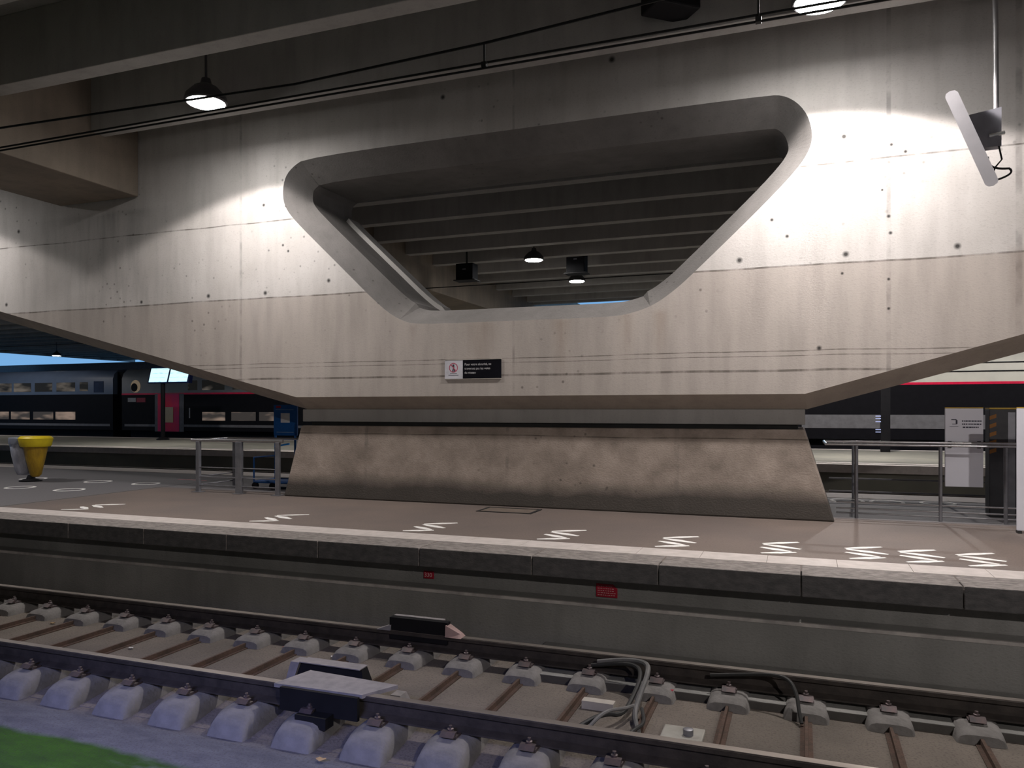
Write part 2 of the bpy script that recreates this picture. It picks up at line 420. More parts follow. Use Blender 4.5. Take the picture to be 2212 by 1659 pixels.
# ------------------------------------------------------------------ rails
def rail_profile(yc):
    h, f = .036, .07
    return [(yc-f,-.14),(yc+f,-.14),(yc+f,-.128),(yc+.012,-.11),(yc+.01,-.042),(yc+h,-.033),(yc+h,-.006),(yc+h-.008,0),(yc-h+.008,0),(yc-h,-.006),(yc-h,-.033),(yc-.01,-.042),(yc-.012,-.11),(yc-f,-.128)]
m_rail = M('rail_rust', (.06,.05,.045), .7, .25, (.035,.03,.028), 9, .2)
m_head = M('rail_head', (.38,.34,.31), .38, .75, (.28,.25,.23), 5, stretch=(.2,1,1))
for yc, lab in ((4.72, 'steel rail nearest the camera, running beside the dusty bluish ground strip'), (6.2, 'steel rail nearest the platform wall, with a dull brown polished head')):
    r = thing('rail', lab, 'rail', (0, yc, 0), group='rails of the nearest track')
    o = B().prism(rail_profile(0), 'x', -60, XR).build('rail_body', m_rail, r)
    B().box(-60, XR, -.03, .03, -.004, .0015).build('rail_head', m_head, r)
# second trench rails
for i, (yc, w) in enumerate(((15.6,'just beyond the back of the platform'),(17.1,'second beyond the back of the platform'),(19.0,'third beyond the back of the platform'),(20.4,'under the far platform edge'))):
    tag(B().prism(rail_profile(yc), 'x', -60, XR).build('rail', m_rail), 'dark rail in the middle trench, '+w, 'rail', 'rails of the middle trench')

# ------------------------------------------------------------------ twin-block sleepers
m_blk = M('sleeper_concrete', (.19,.18,.175), .9, col2=(.14,.133,.128), scale=9, bmp=.3)
m_tie = M('rusty_tie_bar', (.07,.05,.04), .8, .4, (.11,.07,.055), 14, .3)
m_clip = M('clip_steel', (.10,.09,.095), .5, .7, (.16,.12,.12), 20)
def block(sgn):
    # length runs along y; the outer end is the sloping rounded one
    b = B(); secs = []
    prof = [(-.36,.135,-.02),(-.355,.145,.03),(-.335,.15,.085),(-.30,.155,.13),(-.25,.157,.16),(-.19,.16,.178),(-.10,.16,.184),(.14,.155,.185),(.25,.15,.175),(.29,.15,.15),(.31,.15,.08),(.315,.15,-.02)]
    for (yy, hw, h) in prof:
        y_ = yy*sgn; bot = -.05
        hh = max(h, .0)
        ring = [(-hw-.01, bot), (-hw-.008, hh*.45), (-hw*.95, hh*.72), (-hw*.84, hh*.89), (-hw*.62, hh*.98), (-hw*.3, hh), (hw*.3, hh), (hw*.62, hh*.98), (hw*.84, hh*.89), (hw*.95, hh*.72), (hw+.008, hh*.45), (hw+.01, bot)]
        secs.append([(x, y_, z) for x, z in ring])
    n = len(secs[0]); vs = [p for s in secs for p in s]; fsx = []
    for i in range(len(secs)-1):
        for k in range(n): fsx.append((i*n+k, i*n+(k+1) % n, (i+1)*n+(k+1) % n, (i+1)*n+k))
    fsx += [tuple(range(n)), tuple((len(secs)-1)*n+k for k in range(n))]
    return b.add(vs, fsx)
def clip_mesh(yo, s):
    b = B()
    b.box(-.055, .055, yo-.035, yo+.045, -.142, -.125)
    b.hexa([(-.05,yo-.05*s-.02,-.125),(.05,yo-.05*s-.02,-.125),(.05,yo-.05*s+.02,-.125),(-.05,yo-.05*s+.02,-.125)],
           [(-.05,yo-.02*s-.015,-.10),(.05,yo-.02*s-.015,-.10),(.05,yo-.02*s+.015,-.10),(-.05,yo-.02*s+.015,-.10)])
    b.lathe([(.022,-.125),(.022,-.09),(.012,-.085),(.012,-.07)], (0, yo, 0), 8)
    return b
sl0 = thing('sleeper', 'x', 'sleeper', (0, 5.46, -.325), group='twin-block sleepers of the nearest track')
def wz(b): return B().add([(x, y, z+.325) for x, y, z in b.v], b.f)
blk_n = block(1); blk_n.v = [(x, y-.74, z) for x, y, z in blk_n.v]
blk_f = block(-1); blk_f.v = [(x, y+.74, z) for x, y, z in blk_f.v]
# near block sits lower on the outside ground, far block reaches the slab
blk_n.build('concrete_block', m_blk, sl0, smooth=True); blk_f.build('concrete_block', m_blk, sl0, smooth=True)
B().prism([(-.04,.07),(.04,.07),(.04,.098),(.012,.10),(.010,.135),(-.010,.135),(-.012,.10),(-.04,.098)], 'y', -.46, .46).build('tie_bar', m_tie, sl0)
for yo, s in ((-.86,-1),(-.62,1),(.62,-1),(.86,1)):
    wz(clip_mesh(yo, -s)).build('rail_clip', m_clip, sl0, smooth=False)
PITCH = .546
x0 = .03+PITCH*4
n_s = 0; xs = []
x = x0
while x > -14.5: xs.append(x); x -= PITCH
xs = [v for v in xs if v < 2.2]
for i, x in enumerate(xs):
    lab = 'twin-block concrete sleeper, %s counting from the right end of the track in view' % ORD[i]
    if i == 0: sl0.location = (x, 5.46, -.325); sl0['label'] = lab
    else: dup(sl0, (x, 5.46, -.325), lab)

# steel covers clamped on the rails
cv = thing('rail_cover', 'black hooded steel box and grey plate clamped over the rail nearest the camera', 'rail cover', (-3.2, 4.9, -.1))
m_cov = M('cover_grey', (.30,.28,.29), .6, .3, (.22,.21,.22), 12)
B().hexa([(-3.72,5.02,-.2),(-3.05,5.02,-.2),(-3.05,5.2,-.2),(-3.72,5.2,-.2)],[(-3.66,5.08,.03),(-3.12,5.08,.03),(-3.12,5.16,.03),(-3.66,5.16,.03)]).build('hood', black, cv, world=True)
B().hexa([(-3.78,5.0,-.2),(-3.72,5.0,-.2),(-3.72,5.2,-.2),(-3.78,5.2,-.2)],[(-3.74,5.05,.03),(-3.66,5.05,.03),(-3.66,5.17,.03),(-3.74,5.17,.03)]).build('end_cheek', m_cov, cv, world=True)
B().box(-3.66,-3.12,5.05,5.17,.03,.037).build('top_plate', m_cov, cv, world=True)
B().hexa([(-3.58,4.64,-.012),(-2.86,4.66,-.012),(-2.72,4.92,-.012),(-3.5,4.97,-.012)],[(-3.58,4.64,.016),(-2.86,4.66,.016),(-2.72,4.92,.016),(-3.5,4.97,.016)]).build('cover_plate', m_cov, cv, world=True)
B().box(-3.5,-2.86,4.6,4.63,-.15,.012).box(-3.3,-3.05,4.5,4.6,-.2,-.12).build('side_guard', black, cv, world=True)
B().hexa([(-2.9,5.04,-.235),(-2.74,5.04,-.235),(-2.74,5.2,-.235),(-2.9,5.2,-.235)],[(-2.86,5.06,-.12),(-2.78,5.06,-.12),(-2.78,5.16,-.12),(-2.86,5.16,-.12)]).build('foot', m_cov, cv, world=True)
cf = thing('rail_cover', 'low black steel cover standing on the rail nearest the platform wall', 'rail cover', (-3.2, 6.2, 0))
B().box(-3.5,-2.92,6.17,6.24,-.08,.12).build('cover_plate', black, cf, bev=.006, world=True)
B().box(-3.5,-3.0,6.24,6.3,.1,.115).build('top_lip', m_cov, cf, world=True)
B().hexa([(-3.62,6.15,0),(-3.48,6.15,0),(-3.48,6.25,0),(-3.62,6.25,0)],[(-3.6,6.18,.008),(-3.48,6.17,.05),(-3.48,6.25,.05),(-3.6,6.22,.008)]).build('ramp', m_cov, cf, world=True)
B().hexa([(-2.93,6.14,0),(-2.78,6.14,0),(-2.78,6.25,0),(-2.93,6.25,0)],[(-2.93,6.15,.1),(-2.8,6.18,.03),(-2.8,6.23,.03),(-2.93,6.24,.1)]).build('ramp', M('ramp_pink', (.36,.25,.24), .6), cf, world=True)

# cables and fittings between the rails near the right
def arc(p0, p1, p2, n=12):
    p0, p1, p2 = map(Vector, (p0, p1, p2)); return [(p0*(1-t)**2+p1*2*t*(1-t)+p2*t*t) for t in [i/n for i in range(n+1)]]
def chaikin(pts, it=2):
    pts = [Vector(p) for p in pts]
    for _ in range(it):
        o = [pts[0]]
        for a, b in zip(pts, pts[1:]): o += [a*.75+b*.25, a*.25+b*.75]
        pts = o+[pts[-1]]
    return pts
cab = thing('cable_loop', 'grey cable bundle running over a sleeper between the rails and looping at the near rail', 'cable', (-1.2, 5.5, -.235))
m_cable = M('cable_grey', (.15,.145,.145), .6, col2=(.10,.10,.10))
m_cabled = M('cable_black', (.03,.03,.03), .6)
def cable(pts, r, m): B().tube(chaikin(pts), r, 8).build('cable', m, cab, smooth=True, world=True)
cable([(-1.55,6.12,-.05),(-1.3,6.11,0),(-1.13,6.05,.01),(-1.10,5.9,-.02),(-1.12,5.7,-.11),(-1.13,5.5,-.19),(-1.06,5.3,-.21),(-1.02,5.15,-.21),(-.97,5.02,-.21)], .02, m_cable)
cable([(-1.6,6.11,-.08),(-1.35,6.10,-.03),(-1.2,6.04,-.02),(-1.15,5.88,-.05),(-1.17,5.68,-.13),(-1.2,5.45,-.19),(-1.3,5.3,-.13),(-1.42,5.1,-.16),(-1.5,4.95,-.21)], .017, m_cabled)
cable([(-1.14,5.6,-.16),(-1.18,5.4,-.12),(-1.26,5.2,-.07),(-1.33,5.05,-.12),(-1.38,4.92,-.2)], .013, m_cable)
cable([(-1.08,5.55,-.16),(-1.02,5.35,-.18),(-1.05,5.15,-.15),(-1.12,4.98,-.18),(-1.2,4.88,-.21)], .013, m_cabled)
cb2 = tag(B().tube(chaikin([(-.66,6.12,-.05),(-.4,6.11,-.01),(-.2,6.09,.02),(-.08,6.02,.02),(-.03,5.93,-.06),(-.02,5.86,-.14),(0,5.8,-.21)]), .014, 8).build('rail_bond_cable', m_cabled, smooth=True), 'black cable curving down from the far rail onto a sleeper near the right', 'cable')
jb = thing('junction_pad', 'pale concrete pad with a small metal socket beside the near rail', 'pad', (-.62, 5.34, -.235))
B().box(-.28,.0,-.2,.12,-.005,.03).build('pad', M('pad_grey', (.33,.32,.29), .9, col2=(.26,.25,.22), bmp=.2), jb, bev=.01)
B().lathe([(.035,.03),(.035,.07),(.02,.075)], (-.1,-.02,0), 12).build('socket', galv, jb, smooth=True)
jb2 = tag(B().box(-.12,.12,-.03,.05,-.02,.06).build('junction_box', M('box_cream', (.4,.37,.33), .7)), 'small cream box on the sand beside the cable bundle', 'box'); jb2.location = (-1.42, 5.62, -.235)

# litter
def litter(name, loc, s, mat, lab):
    b = B(); n = 9; pts = []
    for k in range(n):
        a = 2*PI*k/n; r = s*random.uniform(.5, 1)
        pts.append((r*math.cos(a), r*.6*math.sin(a), random.uniform(.002, s*.35)))
    b.add(pts+[(0,0,s*.3),(0,0,0)], [(k, (k+1) % n, n) for k in range(n)]+[((k+1) % n, k, n+1) for k in range(n)])
    o = b.build(name, mat); o.location = loc; return tag(o, lab, 'litter')
paper = M('paper', (.6,.58,.56), .8); redp = M('red_wrapper', (.5,.08,.07), .6); tan = M('tan_wrapper', (.4,.27,.13), .8)
litter('crumpled_wrapper', (-4.52, 6.02, -.23), .05, redp, 'small red crumpled wrapper beside a far sleeper block at left')
litter('paper_scrap', (-3.95, 5.95, -.23), .035, paper, 'tiny white paper scrap between far sleeper blocks')
litter('paper_scrap', (-4.62, 5.2, -.23), .03, paper, 'white scrap lying beside a tie bar near the rail, left of the covers')
litter('paper_scrap', (-5.85, 5.5, -.23), .04, paper, 'white torn scrap on the dark sand toward the left')
litter('crumpled_wrapper', (-7.3, 5.85, -.23), .045, tan, 'tan wrapper between the rails far at left')
litter('crumpled_wrapper', (-2.95, 4.3, -.3), .05, tan, 'ochre leaf-like wrapper between two near sleeper blocks')
litter('crumpled_wrapper', (-.95, 6.0, -.17), .04, M('dark_red_wrapper', (.3,.02,.04), .6), 'dark red wrapper on the slab right of the cable bundle')

# red plates on the platform face
def plate_sign(name, x, z, w, h, lab, cut, lines):
    t = thing(name, lab, 'sign', (x, 7.14, z))
    poly = [(-w/2,-h/2),(w/2,-h/2),(w/2,h/2-cut*h),(w/2-cut*w*.7,h/2),(-w/2,h/2)]
    B().prism(poly, 'y', -.012, 0).build('plate', red, t, bev=.004)
    b = B()
    for i in range(lines):
        zz = h/2-h*(i+1.2)/(lines+1.1); xx = -w*.42
        while xx < w*.36-(cut*w*.4 if i == 0 else 0):
            l = random.uniform(.006, .02); b.box(xx, min(xx+l, w*.42), -.0135, -.012, zz, zz+h*.045); xx += l+.008
    b.build('lettering', M('pale_pink_lettering', (.6,.38,.38), .6), t)
plate_sign('red_notice_plate', -1.72, .29, .205, .125, 'larger red plate with a cut corner and rows of small writing on the platform face', .3, 5)
t = thing('red_notice_plate', 'smaller dark red number plate on the platform face', 'sign', (-3.585, 7.14, .30))
B().box(-.06,.06,-.012,0,-.04,.04).build('plate', red, t, bev=.006)
text('number', '330', .06, MATS['pale_pink_lettering'], t, (-.05,-.0135,-.02), (PI/2,0,0), .0005)

# ------------------------------------------------------------------ sign on the pier
sg = thing('warning_sign', 'black and white sign with a red pictogram screwed to the pale pier face', 'sign', (-4.42, 10.2, 2.575))
B().box(-.44,-.155,-.02,0,-.135,.135).build('white_panel', M('sign_white', (.62,.62,.68), .4), sg, bev=.004)
B().box(-.15,.44,-.02,0,-.135,.135).build('black_panel', M('sign_black', (.006,.006,.01), .35), sg, bev=.004)
B().box(-.44,.44,-.024,0,.135,.142).box(-.44,.44,-.024,0,-.142,-.135).build('frame', M('sign_edge', (.5,.47,.43), .5), sg)
text('lettering', 'Pour votre sécurité, ne\ntraversez pas les voies\ndu réseau', .048, M('lettering_white', (.6,.6,.62), .6), sg, (-.125,-.021,.055), (PI/2,0,0), .0005, sx=.92)
b = B()
def ring3(b, cx, cz, r0, r1, y, seg=28):
    vs = []; 
    for k in range(seg):
        a = 2*PI*k/seg
        vs += [(cx+r0*math.cos(a), y, cz+r0*math.sin(a)), (cx+r1*math.cos(a), y, cz+r1*math.sin(a))]
    b.add(vs, [(2*k, 2*k+1, (2*k+3) % (2*seg), (2*k+2) % (2*seg)) for k in range(seg)])
ring3(b, -.3, .025, .058, .07, -.0215)
b.add([(-.345,-.0217,.065),(-.335,-.0217,.075),(-.255,-.0217,-.015),(-.265,-.0217,-.025)], [(0,1,2,3)])
b.build('prohibition_ring', M('sign_red', (.5,.10,.16), .5), sg)
b = B(); b.box(-.38,-.22,-.0215,-.02,-.085,-.078).box(-.355,-.245,-.0215,-.02,-.062,-.056)
b.lathe([(.012,-.01),(.012,.01)], (-.3,-.0205,.06), 12); b.box(-.31,-.29,-.0213,-.02,.0,.045).box(-.318,-.303,-.0213,-.02,-.035,.0).box(-.297,-.28,-.0213,-.02,-.035,.0)
b.build('pictogram', M('sign_ink', (.03,.03,.05), .5), sg)

# ------------------------------------------------------------------ floor markings
def stroke(b, p0, p1, w=.05):
    p0 = Vector(p0); p1 = Vector(p1); d = (p1-p0).normalized(); n = Vector((-d.y, d.x))*w/2
    q = [p0+n*.4, p0-n*.4, (p0+p1)/2-n, p1-n*.4, p1+n*.4, (p0+p1)/2+n]
    b.prism([(p.x, p.y) for p in q], 'z', .0, .003)
zz = B()
for p0, p1, w in (((-.18,.21),(.17,.42),.10),((-.17,.17),(.19,0),.11),((-.19,-.01),(.10,-.17),.105),((-.17,-.35),(.15,-.19),.095)): stroke(zz, p0, p1, w)
zz_me = zz.build('zigzag_marking', markwhite)
zl = [-9.5, -6.29, -4.13, -2.5, -1.23, -.2, .59, 1.07, 1.57]
for i, x in enumerate(zl):
    o = zz_me if i == 0 else zz_me.copy()
    if i: S.collection.objects.link(o)
    o.location = (x, 8.24, .6)
    tag(o, 'white zigzag mark painted along the platform edge, %s from the left' % ORD[i], 'floor marking', 'zigzag marks along the platform edge')
rg = B()
for k in range(32):
    a0, a1 = 2*PI*k/32, 2*PI*(k+1)/32
    rg.prism([(.20*math.cos(a0),.20*math.sin(a0)),(.25*math.cos(a0),.25*math.sin(a0)),(.25*math.cos(a1),.25*math.sin(a1)),(.20*math.cos(a1),.20*math.sin(a1))], 'z', 0, .003)
rg_me = rg.build('ring_marking', markwhite)
rings = [((-13.1,9.87),'left of the bin foot, nearest the camera'),((-11.92,9.88),'just right of the bin, nearer row'),((-12.75,11.2),'just right of and behind the bin'),((-11.55,11.2),'midway between bin and metal barrier'),((-14.5,11.2),'behind the bin at the left border'),((1.9,13.0),'behind the right handrail, in front of the white panel'),((1.2,12.9),'behind the right handrail, midway along'),((.65,12.9),'behind the right handrail, next to the pedestal')]
for i, ((x, y), w) in enumerate(rings):
    o = rg_me if i == 0 else rg_me.copy()
    if i: S.collection.objects.link(o)
    o.location = (x, y, .6); tag(o, 'white ring marking on the platform, '+w, 'floor marking', 'ring marks on the platform')
o = B().box(-.35,.35,-.03,.03,0,.003).build('floor_tape', M('pink_tape', (.55,.25,.28), .7)); o.location = (-11.3,12.1,.6); tag(o, 'short pinkish tape strip on the platform behind the ring marks', 'floor marking')

# ------------------------------------------------------------------ lamps
m_emit = M('lamp_glow', (1,1,1), .5, emit=(1.0,.97,.93), es=130)
m_house = M('lamp_housing', (.08,.08,.085), .5, .4)
def lamp(x, y, label, power, z=6.28, grp='round platform lamps under the ceiling', top=ZC, cone=138):
    t = thing('ceiling_lamp', label, 'lamp', (x, y, z), group=grp)
    B().lathe([(.27,0),(.29,.02),(.27,.10),(.16,.22),(.08,.26),(.06,.34)], seg=28).build('lamp_housing', m_house, t, smooth=True)
    B().lathe([(.24,-.012),(.25,-.005),(.25,.0)], seg=28).build('diffuser', m_emit, t, smooth=True)
    B().tube([(0,0,.3),(0,0,top-z)], .018, 8).build('drop_rod', m_house, t)
    L = bpy.data.lights.new('lamp_light', 'SPOT'); L.energy = power; L.spot_size = math.radians(cone); L.spot_blend = .12
    L.shadow_soft_size = .12; L.color = (1.0,.925,.88)
    lo = bpy.data.objects.new('lamp_light', L); S.collection.objects.link(lo); lo.parent = t; lo.location = (0,0,-.03)
    return t
lamp(.18, 8.75, 'glaring round lamp at the top right, above the bright patch on the pier', LAMP_W*1.1)
lamp(-7.8, 8.62, 'round lamp hanging at the upper left, in front of the pier', LAMP_W*.55)
lamp(-15.8, 8.7, 'round lamp out of sight beyond the left border, lighting the pier end', LAMP_W*.5)
lamp(8.2, 8.7, 'round lamp beyond the right border over the platform', LAMP_W*.8)
lamp(5.5, -3.6, 'added fill lamp behind the camera, out of view', LAMP_W*2.6, cone=168)  # added unseen lamp, wide cone, lifts the platform face, pier underside and panels
lamp(-7.2, 21.0, 'left and higher of the two distant lamps seen through the pier opening', LAMP_W*.35)
lamp(-7.05, 25.0, 'right and lower of the two distant lamps seen through the pier opening', LAMP_W*.5)
lamp(-15.0, 23.5, 'distant lamp over the far platform hidden behind the pier left part', LAMP_W*.7)
lamp(-24.0, 23.5, 'distant lamp over the far platform beside the striped train cars', LAMP_W*.7)
lamp(-47.0, 38.0, 'small bright lamp below the dark ceiling at the far left', LAMP_W*.4, z=5.6)
lamp(-40.0, 26.0, 'added lamp out of view, brightening the bluish train car', LAMP_W*.45, cone=150)  # added unseen lamp to brighten the left train car
lamp(1.5, 24.5, 'distant lamp over the far platform hidden behind the pier right part', LAMP_W*2.0, cone=155)
lamp(10.5, 24.5, 'distant lamp over the far platform past the right border', LAMP_W*2.0, cone=155)

# hanging loudspeaker boxes
def speaker(x, y, z0, z1, w, lab):
    t = thing('hanging_speaker', lab, 'speaker', (x, y, z0), group='black boxes hung from the ceiling')
    B().box(-w/2,w/2,-.2,.2,0,z1-z0).build('cabinet', black, t, bev=.02)
    B().box(-w*.62,w*.62,-.22,.22,-.02,0).build('base_plate', darksteel, t)
    B().tube([(0,0,z1-z0),(0,0,ZC-z0)], .03, 8).build('drop_rod', darksteel, t)
    B().box(-.05,.05,-.215,-.2,(z1-z0)*.6,(z1-z0)*.66).build('badge', galv, t)
speaker(-9.3, 21.0, 5.82, 6.3, .55, 'left black box hanging behind the pier opening')
speaker(-6.2, 22.0, 6.0, 6.62, .55, 'right black box hanging behind the pier opening, above a lamp')
tt = thing('hanging_speaker', 'black box at the top edge above the wires, right of centre', 'speaker', (-1.42, 9.0, 6.6), math.radians(40), group='black boxes hung from the ceiling')
B().box(-.28,.28,-.2,.2,-.02,.5).build('cabinet', black, tt, bev=.02)
B().tube([(0,0,.5),(0,0,.8)], .03, 8).build('drop_rod', darksteel, tt)

# ------------------------------------------------------------------ overhead wires
m_wire = M('wire', (.012,.012,.012), .6)
def wire(pts, r, lab):
    return tag(B().tube(pts, r, 6).build('overhead_wire', m_wire), lab, 'wire', 'overhead line wires')
wx = [-60,-35,-20,-12,-8,-4.1,-2.33,-.28,4,12,23]
wire([(x, 5.6, 4.66+.0025*(x+8)) for x in wx], .009, 'lower of the twin contact wires crossing the top of the picture')
wire([(x, 5.62, 4.70+.0045*(x+8)) for x in wx], .009, 'upper of the twin contact wires crossing the top of the picture')
wire([(x, 5.6, {-60:5.6,-35:5.2,-20:5.0,-12:4.93,-8:4.90,-4.1:4.81,-2.33:4.87,-.28:5.0,4:5.2,12:5.3,23:5.3}[x]) for x in wx], .011, 'carrier wire hanging above the twin contact wires')
d = thing('wire_dropper', 'short dropper joining the carrier wire to the contact wires near the centre', 'dropper', (-2.33, 5.6, 4.69), group='droppers on the overhead line')
B().tube([(0,0,0),(0,0,.19)], .008, 6).build('drop_rod', m_wire, d); B().box(-.02,.02,-.02,.02,-.01,.03).build('wire_clamp', m_wire, d)
d2 = dup(d, (-.28, 5.6, 4.68), 'dropper on the overhead wires just left of the glaring top right lamp')
wire([(x, 17.5, 5.05) for x in (-60,-30,-12.7)]+[(-12.3,17.5,5.05),(24,17.5,5.05)], .012, 'thin wire seen behind the pier opening beside the left black box')
wire([(x, 24.0, 4.75) for x in (-60,-30,0,24)], .014, 'lower thin wire seen behind the pier opening')

# ------------------------------------------------------------------ monitor for drivers, seen edge-on
mo = thing('platform_monitor', 'grey flat monitor housing seen edge-on, hanging tilted from a thin pole at right', 'monitor', (1.89, 9.3, 4.7))
m_mon = M('monitor_grey', (.46,.45,.48), .45, col2=(.42,.41,.44))
ax0 = Vector((1.49,9.3,5.32)); ax1 = Vector((1.85,9.3,4.38))
def slab_round(p0, p1, th, y0, y1):
    p0 = Vector(p0); p1 = Vector(p1); dv = (p1-p0).normalized(); n = Vector((dv.z, 0, -dv.x))
    b = B(); poly = []
    for c, s in ((p0, -1), (p1, 1)):
        for k in range(5):
            a = (-90+45*k) if s == 1 else (90+45*k)
            v = dv*math.cos(math.radians(a))*th*.35+n*math.sin(math.radians(a))*th/2
            poly.append((c.x+v.x, c.z+v.z))
    b.prism(poly, 'y', y0, y1)
    b.v = [(x+(y-9.3)*.18, y, z+(y-9.3)*.31) for x, y, z in b.v]; return b
slab_round(ax0, ax1, .125, 9.1, 9.55).build('housing', m_mon, mo, smooth=True, world=True)
dv = (ax1-ax0).normalized(); n = Vector((-dv.z,0,dv.x))
def P(t, o, y=9.3):
    q = ax0+(ax1-ax0)*t+n*o; return (q.x, y, q.z)
a_, b__, c_, d_ = P(.25,.04), P(.62,.04), P(.5,.24), P(.22,.26)
B().add([(p[0], yy, p[2]) for yy in (9.24, 9.36) for p in (P(.28,.05), P(.66,.05), (1.93,0,4.72), (1.93,0,5.12))],
        [(0,1,2,3),(7,6,5,4),(0,4,5,1),(1,5,6,2),(2,6,7,3),(3,7,4,0)]).build('bracket', M('bracket_grey', (.42,.42,.48), .5), mo, world=True)
B().tube([(1.895,9.3,5.09),(1.89,9.3,6.0),(1.88,9.3,ZR)], .025, 10).build('pole', M('pole_grey', (.35,.34,.35), .4, .3), mo, smooth=True, world=True)
B().tube([(1.81,9.2,4.82),(1.95,9.2,4.84)], .02, 8).build('clamp_screw', M('chrome', (.8,.8,.8), .2, .9), mo, world=True)
B().tube([(1.905,9.25,4.74),(1.935,9.25,4.58),(1.88,9.25,4.51),(1.86,9.25,4.46)], .009, 6).build('cable', m_cabled, mo, smooth=True, world=True)
B().tube(arc((1.81,9.25,4.62),(1.79,9.25,4.48),(2.0,9.25,4.48))+arc((2.0,9.25,4.48),(2.07,9.25,4.42),(1.88,9.25,4.37))[1:], .011, 6).build('cable', m_cabled, mo, smooth=True, world=True)

# ------------------------------------------------------------------ barrier at left
bl = thing('metal_barrier', 'stainless steel railing barrier beside the left end of the pedestal', 'railing', (-9.6, 10.4, .6))
b = B(); b.tube([(-9.72,10.4,1.48),(-7.85,10.4,1.48)], .028, 10); b.tube([(-9.72,11.3,1.48),(-7.85,11.3,1.48)], .022, 10); b.tube([(-9.72,10.4,1.48),(-9.72,11.3,1.48)], .022, 10)
b.build('top_rail', M('bright_steel', (.6,.6,.62), .25, .9), bl, smooth=True, world=True)
for x, w in ((-9.57,.035),(-8.72,.06),(-7.95,.035)):
    B().box(x-w, x+w, 10.37, 10.43, .6, 1.46).build('post', galv, bl, bev=.006, world=True)
B().box(-9.6,-9.54,11.27,11.33,.6,1.46).build('post', galv, bl, world=True)
b = B()
for z in (.72, .86, 1.02): b.tube([(-9.6,10.4,z),(-7.95,10.4,z)], .010, 8)
for z in (.72, .86): b.tube([(-9.6,10.4,z),(-9.6,11.3,z)], .010, 8)
b.build('lower_rail', galv, bl, world=True)
for x in (-9.57,-8.72,-7.95): B().box(x-.08,x+.08,10.32,10.48,.6,.612).build('foot_plate', galv, bl, world=True)

# blue trolley stand with sign
m_blue = M('trolley_blue', (.008,.085,.30), .5, col2=(.006,.07,.25))
tr = thing('luggage_trolley', 'blue wheeled trolley frame with a tall blue sign board, beside the pedestal', 'trolley', (-8.62, 11.5, .6))
B().box(-.25,.25,-.02,.02,.93,1.48).build('sign_board', m_blue, tr, bev=.01)
B().box(-.09,.10,-.024,-.02,1.16,1.33).build('white_symbol', white, tr)
B().box(-.19,-.09,-.024,-.02,1.42,1.46).build('red_symbol', red, tr)
B().box(-.2,.18,-.024,-.02,1.385,1.392).box(-.18,.18,-.024,-.02,.985,.995).build('line_lettering', M('pale_blue', (.25,.35,.5), .5), tr)
for x in (-.22, .2): B().tube([(x,0,.95),(x,0,.12)], .02, 8).build('upright', m_blue, tr, smooth=True)
b = B(); b.tube([(-.45,-.3,.12),(.4,-.3,.12),(.4,.3,.12),(-.45,.3,.12),(-.45,-.3,.12)], .022, 8); b.tube([(-.45,-.3,.14),(-.45,-.3,.55),(.1,-.3,.6)], .015, 8); b.box(-.45,.4,-.3,.3,.1,.125)
b.build('base_frame', m_blue, tr, smooth=False)
for x in (-.42, -.05, .35):
    B().add([(x+.0, yy, z) for yy in (0,) for z in (0,)], []).tube([(x,-.33,.055),(x,-.27,.055)], .055, 14).build('wheel', black, tr, smooth=True)
B().tube([(.0,-.3,.75),(.3,-.3,.8)], .015, 8).build('handle', M('bright_blue', (.02,.25,.75), .4), tr)

# litter bin
bn = thing('litter_bin', 'double litter bin with a grey bag holder and a yellow lidded bag at far left', 'bin', (-14.05, 10.8, .6))
m_bag = M('clear_bag', (.30,.31,.37), .35, col2=(.42,.43,.5), scale=14, bmp=.6, stretch=(1,1,.3))
m_ybag = M('yellow_bag', (.42,.26,.02), .4, col2=(.28,.17,.02), scale=10, bmp=.6, stretch=(1,1,.3))
m_yel = M('bin_yellow', (.72,.56,.02), .45, col2=(.6,.45,.02))
B().lathe([(.10,.12),(.14,.2),(.20,.5),(.235,.74),(.23,.75)], (-.2,0,0), 20).build('clear_bag', m_bag, bn, smooth=True)
B().lathe([(.245,.72),(.25,.73),(.25,.84),(.24,.85)], (-.2,0,0), 20).build('bag_ring', M('ring_grey', (.22,.24,.30), .5), bn, smooth=True)
B().lathe([(.06,.10),(.10,.14),(.16,.42),(.215,.7),(.22,.72)], (.2,-.05,0), 20).build('yellow_bag', m_ybag, bn, smooth=True)
B().lathe([(.25,.68),(.27,.70),(.29,.80),(.30,.84),(.26,.88),(.1,.885)], (.2,-.05,0), 24).build('yellow_lid', m_yel, bn, smooth=True)
B().tube([(0,.05,0),(0,.05,.8)], .04, 10).lathe([(.2,0),(.2,.02),(.08,.05),(.05,.12)], seg=18).build('stand', black, bn, smooth=True)

# ------------------------------------------------------------------ railing and panels at right
m_bright = MATS['bright_steel']
br = thing('handrail', 'long polished steel handrail fence behind the right end of the pedestal', 'railing', (.3, 10.9, .6))
b = B(); b.tube([(.3,10.9,1.545),(2.6,10.9,1.545)], .018, 10); b.tube([(.28,11.3,1.565),(.3,10.9,1.545)], .018, 10); b.tube([(.28,11.3,1.565),(2.8,11.3,1.565)], .018, 10)
b.build('top_rail', m_bright, br, smooth=True, world=True)
for x in (.66, 1.62, 2.32): B().tube([(x,10.9,.6),(x,10.9,1.53)], .022, 10).build('post', galv, br, smooth=True, world=True)
b = B()
for z in (.66,.72,.80): b.tube([(.42,10.9,z),(2.6,10.9,z)], .011, 8)
b.build('lower_rail', m_bright, br, smooth=True, world=True)
b2 = thing('handrail', 'second steel railing on the back edge of the platform at right', 'railing', (.5, 13.1, .6))
b = B()
